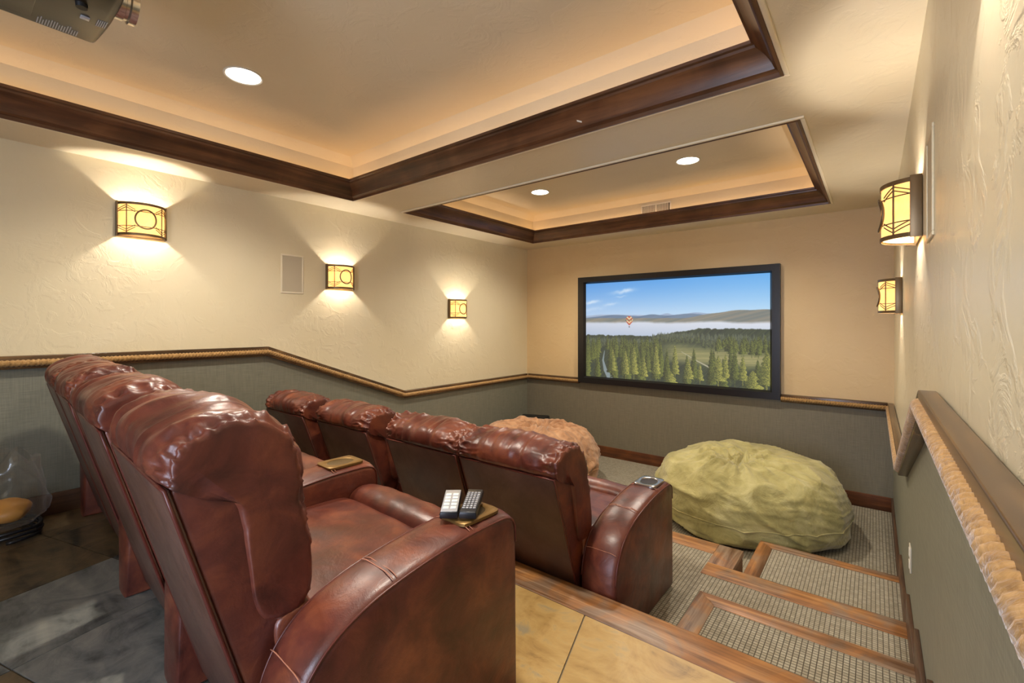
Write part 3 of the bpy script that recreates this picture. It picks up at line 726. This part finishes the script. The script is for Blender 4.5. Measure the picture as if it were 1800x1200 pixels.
def seat_meshes(sw):
    c = smoothcurve([(-0.66,0.40,0),(-0.655,0.462,0),(-0.58,0.478,0),(-0.36,0.474,0),(-0.19,0.470,0),(-0.150,0.452,0),(-0.145,0.40,0),(-0.16,0.35,0),(-0.40,0.34,0),(-0.64,0.35,0)], 5, True)
    def d1(s, k, y, z): return 0.008*(1-s*s)+0.006*noise.noise(Vector((s*3, y*8, 5)))
    seat = sweep([(p.x, p.y) for p in c], sw, 36, 8, d1, 'seat', 0.3)
    c = smoothcurve([(-0.148,0.40,0),(-0.146,0.468,0),(-0.10,0.498,0),(-0.04,0.492,0),(0.0,0.455,0),(0.014,0.38,0),(0.014,0.24,0),(0.010,0.12,0),(-0.02,0.085,0),(-0.05,0.10,0),(-0.06,0.25,0),(-0.09,0.36,0)], 5, True)
    def d2(s, k, y, z): return 0.008*(1-s*s)+0.004*noise.noise(Vector((s*5, y*8, z*8)))
    foot = sweep([(p.x, p.y) for p in c], sw, 36, 8, d2, 'foot', 0.3)
    return seat, foot, boxme(-sw/2+0.01, sw/2-0.01, -0.62, -0.05, 0.05, 0.37)
def add_arm(e, x):
    a = obj('armrest', ARM_ME, M['leather'], e, (x, 0, 0))
    for s in range(2): obj('piping', ARM_PIPE[s], M['piping'], a)
    for two in SEAMS:
        for m_ in two: obj('seam', m_, M['stitch'], a)
    obj('cup_holder', CUP, M['brass'], a, (0, -0.13, 0.5705))
    obj('well', WELL, M['well'], a, (0, -0.13, 0.5705))
    return a
def recliner(xc, yf, z, sw, bw, zs, arms, seed, label, group):
    e = empty('recliner', (xc, yf, z), label, 'recliner', group)
    pad, fr, bk, pipe = back_meshes(bw, zs, seed); seat, foot, base = seat_meshes(sw)
    obj('back_cushion', pad, M['leather'], e); b = obj('back_frame', fr, M['leather'], e)
    obj('back_panel', bk, M['vinyl'], e); obj('piping', pipe, M['piping'], b)
    obj('seat_cushion', seat, M['leather'], e); obj('footrest', foot, M['leather'], e); obj('base', base, M['dark'], e)
    for x in arms: add_arm(e, x)
    return e
# back row: two singles and a pair without an arm between them, the row turned slightly toward the screen
R0 = CAMX-0.875; YR = 1.140; TURN = 0.047
back_labels = ['brown leather recliner in the back row with two remotes on its arm', 'brown leather recliner in the back row, second from the stairs', 'brown leather recliner in the back row, third from the stairs', 'brown leather recliner in the back row against the sconce wall']
run = 0.0
for k, sw in enumerate((0.60, 0.60, 0.53, 0.53)):
    if k < 3: run += AW
    c_ = run+sw/2; arms = [sw/2+AW/2] if k < 3 else [-(sw/2+AW/2)]
    e = recliner(R0-c_*math.cos(TURN), YR+c_*math.sin(TURN), ZU, sw-0.006, sw-0.018, 1.0, arms, 11+k, back_labels[k], 'recliners in the back row')
    e.rotation_euler.z = -TURN
    run += sw
# front row: a pair without an arm between them, then two singles
F0 = CAMX-0.853; YFR = 2.49; fw = 0.58
x = F0-AW; lab = ['brown leather recliner in the front row beside the stairs', 'brown leather recliner in the front row, second from the stairs', 'brown leather recliner in the front row, third from the stairs', 'brown leather recliner in the front row against the sconce wall']
for k in range(4):
    xc = x-fw/2; arms = []
    if k == 0: arms = [fw/2+AW/2]
    elif k in (1, 2, 3): arms = [-(fw/2+AW/2)]
    e = recliner(xc, YFR, ZM, fw-0.006, fw-0.02, 0.935, arms, 21+k, lab[k], 'recliners in the front row')
    x -= fw+(AW if k >= 1 else 0)
# chrome cup holder on the stair-side arm
for o in bpy.data.objects:
    if o.name.startswith('cup_holder') and o.parent and o.parent.parent and o.parent.parent.get('label') == lab[0]:
        o.data = CUP.copy(); o.data.materials.clear(); o.data.materials.append(M['chrome']); o['label'] = 'chrome cup holder'

# remotes lying on the cup holder of the stair-side back recliner
def remote(name, x, y, z, rz, tilt, body, face, label, w, l, rows, cols, keymat, keyw, keyh, cat='remote'):
    e = obj(name, None, None, None, (x, y, z), (tilt, 0, rz), None, label, cat)
    me = prism([(-w/2,0.0),(w/2,0.0),(w/2+0.001,0.012),(w/2-0.002,0.020),(-w/2+0.002,0.020),(-w/2-0.001,0.012)], 1, -l/2, l/2, 0.002)
    obj('body', me, body, e); obj('face_plate', boxme(-w/2+0.002, w/2-0.002, -l/2+0.003, l/2-0.003, 0.0198, 0.0212, 0.0006), face, e)
    key = boxme(-keyw/2, keyw/2, -keyh/2, keyh/2, 0, 0.0018, 0.0005)
    for r in range(rows):
        for c_ in range(cols):
            obj('key', key, keymat, e, ((c_-(cols-1)/2)*(w-0.008)/cols, -l/2+0.026+r*(l-0.04)/rows, 0.0208))
    return e
az = ZU+0.5905
remote('remote_control', CAMX-1.014, 0.985, az, math.radians(40), math.radians(4), M['remote_k'], M['remote_s'], 'silver-faced remote control with large pale keys on the recliner arm', 0.052, 0.15, 5, 2, M['key_w'], 0.017, 0.014)
remote('remote_control', CAMX-0.966, 1.025, az, math.radians(34), math.radians(4), M['remote_k'], M['remote_k'], 'black remote control with small grey keys on the recliner arm', 0.050, 0.155, 9, 4, M['remote_s'], 0.008, 0.007)

# ------------------------------------------------------------------ bean bags
def beanbag(name, x, y, r, h, mat, label, seed, dimple=(0,0), sq=(1,1)):
    nu, nv = 200, 100; V = []; F = []; off = Vector((seed*7.3, seed*1.7, 0))
    prf = smoothcurve([(0.001,0.975,0),(0.30,0.985,0),(0.55,0.955,0),(0.76,0.875,0),(0.91,0.72,0),(0.985,0.51,0),(1.0,0.31,0),(0.975,0.13,0),(0.89,0.02,0),(0.6,0.0,0),(0.001,0.0,0)], 10)
    for j in range(nv+1):
        q = prf[min(len(prf)-1, round(j*(len(prf)-1)/nv))]; ph = PI*j/nv; cz = math.cos(ph); zc = q.y*h
        for i in range(nu):
            th = 2*PI*i/nu
            rr = r*q.x*(1.0+0.02*math.sin(3*th+seed)+0.012*math.sin(5*th+2*seed))
            p = Vector((rr*math.cos(th)*sq[0], rr*math.sin(th)*sq[1], zc))
            # gathers radiating from the top closure, sagging folds on the side
            if zc > 0.5*h and cz > 0:
                d = math.hypot(p.x-dimple[0]*r, p.y-dimple[1]*r); a = math.atan2(p.y-dimple[1]*r, p.x-dimple[0]*r)
                g = math.exp(-(d/(0.52*r))**2); p.z -= 0.10*math.exp(-(d/(0.15*r))**2)
                p.z += 0.024*g*min(1, d/(0.08*r))*(math.sin(11*a+3*noise.noise(Vector((a*1.5, d*6, seed))))+0.6*math.sin(23*a+seed))
                p.z += 0.030*noise.noise(Vector((p.x*2.2, p.y*2.2, seed)))*(1-g)
            rid = noise.noise(Vector((p.x*3.2+2.0*p.z, p.y*3.2, p.z*6.5))+off); f2 = 1-abs(noise.noise(Vector((p.x*2.6, p.y*2.6, p.z*4.0+p.x*2))+off))*2
            n_ = Vector((math.cos(th)*math.sin(ph), math.sin(th)*math.sin(ph), 0.7*cz)).normalized()
            st = noise.noise(Vector((th*2.2+q.y*2.5, q.y*9-th*1.5, seed*2.0))); st2 = 1-2*abs(noise.noise(Vector((th*3.0+q.y*5, q.y*7.5, seed*5.0))))
            fade = min(1.0, zc/(0.08*h)) if q.x < 0.99 and q.y < 0.3 else 1.0
            p += n_*fade*(0.020*rid+0.032*max(0, f2)**4+0.006*st+0.010*max(0, st2)**5)
            p.z = max(0.0, p.z)
            V.append(p)
    for j in range(nv):
        for i in range(nu): F.append((j*nu+i, j*nu+(i+1)%nu, (j+1)*nu+(i+1)%nu, (j+1)*nu+i))
    e = empty(name, (x, y, 0.001), label, 'bean bag', 'bean bags')
    obj('cover', mesh('bag', V, F, True), mat, e)
    jr = int(nv*0.60); sm = [V[jr*nu+i]*1.0 for i in range(nu)]
    obj('seam', tubeme([Vector((p.x*1.002, p.y*1.002, p.z)) for p in sm], 0.005, 6, True), mat, e)
beanbag('bean_bag', CAMX-0.875, 4.36, 0.715, 0.575, M['green'], 'large olive green suede bean bag in front of the stairs', 2, (-0.03, -0.30))
beanbag('bean_bag', CAMX-2.93, 4.09, 0.69, 0.58, M['tan'], 'tan suede bean bag between the front recliners and the screen', 5, (0.1, 0.1))

# subwoofer in the corner
e = empty('subwoofer', (CAMX-3.56, 4.955, 0), 'black subwoofer box standing in the corner by the screen', 'speaker', None, math.radians(22))
obj('cabinet', boxme(-0.19, 0.19, -0.19, 0.19, 0.02, 0.44, 0.02, 2), M['blackbox'], e)
obj('grille', boxme(-0.175, 0.175, -0.205, -0.188, 0.04, 0.42, 0.006), M['dark'], e)
for sx in (-1, 1):
    for sy in (-1, 1): obj('foot', lathe([(0.0,0.0),(0.02,0.0),(0.02,0.022),(0.0,0.022)], 16), M['blackbox'], e, (sx*0.15, sy*0.15, 0))

# ------------------------------------------------------------------ projector
px_, py_, pz_ = CAMX-1.90, 0.355, 2.650
e = empty('projector', (px_, py_, pz_), 'dark ceiling projector with silver lens hanging in the tray', 'projector')
arc = [(0.245-0.049*k, 0.012*(1-(1-0.2*k)**2)) for k in range(11)]
outl = [(-0.235,-0.40),(0.235,-0.40)]+arc
obj('shell', prism(outl, 2, 0.0, 0.145, 0.012, 3), M['proj'], e)
def barrel(): return lathe([(0.0,-0.03),(0.052,-0.03),(0.052,0.0),(0.060,0.004),(0.060,0.024),(0.055,0.026),(0.055,0.034),(0.062,0.038),(0.062,0.056),(0.052,0.058),(0.046,0.040),(0.0,0.034)], 36)
ln = obj('lens_barrel', barrel(), M['chrome'], e, (0.0, 0.004, 0.062), (-PI/2, 0, 0))
obj('lens_glass', lathe([(0.0,0.046),(0.025,0.044),(0.046,0.039)], 30), M['black'], ln)
obj('mount_pole', lathe([(0.0,0.145),(0.05,0.145),(0.05,0.155),(0.02,0.16),(0.02,ZT-pz_-0.012),(0.06,ZT-pz_-0.010),(0.06,ZT-pz_-0.001),(0.0,ZT-pz_-0.001)], 24), M['blackbox'], e, (0, -0.2, 0))
obj('service_hatch', boxme(-0.20, 0.02, -0.36, -0.16, -0.002, 0.001, 0.0008), M['proj'], e)
obj('latch', boxme(-0.085, -0.065, -0.062, -0.04, -0.004, 0.001, 0.001), M['remote_s'], e)
lbl = boxme(0, 1, 0, 0.0022, -0.0016, 0.0008)
for i in range(16):
    w = 0.030+0.022*random.random(); o = obj('print_line', lbl, M['remote_s'], e, (-0.225, -0.145+i*0.0062, 0)); o.scale = (w, 1, 1)
for i in range(5):
    o = obj('print_line', lbl, M['remote_s'], e, (-0.10+0.001*i, -0.022+i*0.005, 0)); o.scale = (0.045, 1, 1)
for sx, sy in ((-0.2,-0.37),(0.2,-0.37),(0,-0.07)): obj('foot', lathe([(0.0,-0.012),(0.014,-0.012),(0.015,0.001),(0.0,0.001)], 16), M['blackbox'], e, (sx, sy, 0))

# ------------------------------------------------------------------ clear bag with things in it by the sconce wall
bx, by = 0.245, 0.24
def bag_mesh():
    nu, nv = 72, 36; V = []; F = []
    for j in range(nv+1):
        q = j/nv
        for i in range(nu):
            th = 2*PI*i/nu; r = 0.175*(1-0.28*q**1.5)*(0.55+0.45*min(1, q*6)) if q < 0.999 else 0.11
            z = 0.003+0.37*q
            p = Vector((r*1.15*math.cos(th), r*math.sin(th), z))
            cr = noise.noise(Vector((p.x*14, p.y*14, z*8)))*0.022+0.012*abs(noise.noise(Vector((p.x*30, p.y*30, z*14))))
            p.x += math.cos(th)*cr; p.y += math.sin(th)*cr; p.z += (0.05*math.sin(2*th+0.6)+0.02*math.sin(5*th))*q**3
            V.append(p)
    for j in range(nv):
        for i in range(nu): F.append((j*nu+i, j*nu+(i+1)%nu, (j+1)*nu+(i+1)%nu, (j+1)*nu+i))
    F.append(tuple(range(nu)))
    return mesh('bag', V, F, True)
obj('plastic_bag', bag_mesh(), M['film'], None, (bx, by, ZU+0.064), label='clear crinkled plastic bag standing open on a black cable coil', cat='bag')
V = []; F = []
for j in range(17):
    for i in range(28):
        ph = PI*j/16; th = 2*PI*i/28; p = Vector((0.115*math.sin(ph)*math.cos(th), 0.085*math.sin(ph)*math.sin(th), 0.055*math.cos(ph))); p *= 1+0.16*noise.noise(p*14); V.append(p)
for j in range(16):
    for i in range(28): F.append((j*28+i, j*28+(i+1)%28, (j+1)*28+(i+1)%28, (j+1)*28+i))
obj('wrapped_package', mesh('pack', V, F, True), M['orange_pack'], None, (bx+0.01, by+0.01, ZU+0.150), (0.1, 0.05, 0.5), label='orange wrapped package inside the clear bag', cat='package')
pth = [((0.125+0.03*math.sin(0.9*q))*math.cos(q)*1.15, (0.115+0.03*math.sin(0.9*q+1))*math.sin(q), 0.010+0.0028*q+0.004*math.sin(3.1*q)) for q in [i*0.15 for i in range(105)]]
obj('cable_coil', tubeme(pth, 0.009, 8), M['remote_k'], None, (bx, by, ZU+0.003), label='coil of black cable on the slate under the clear bag', cat='cable')
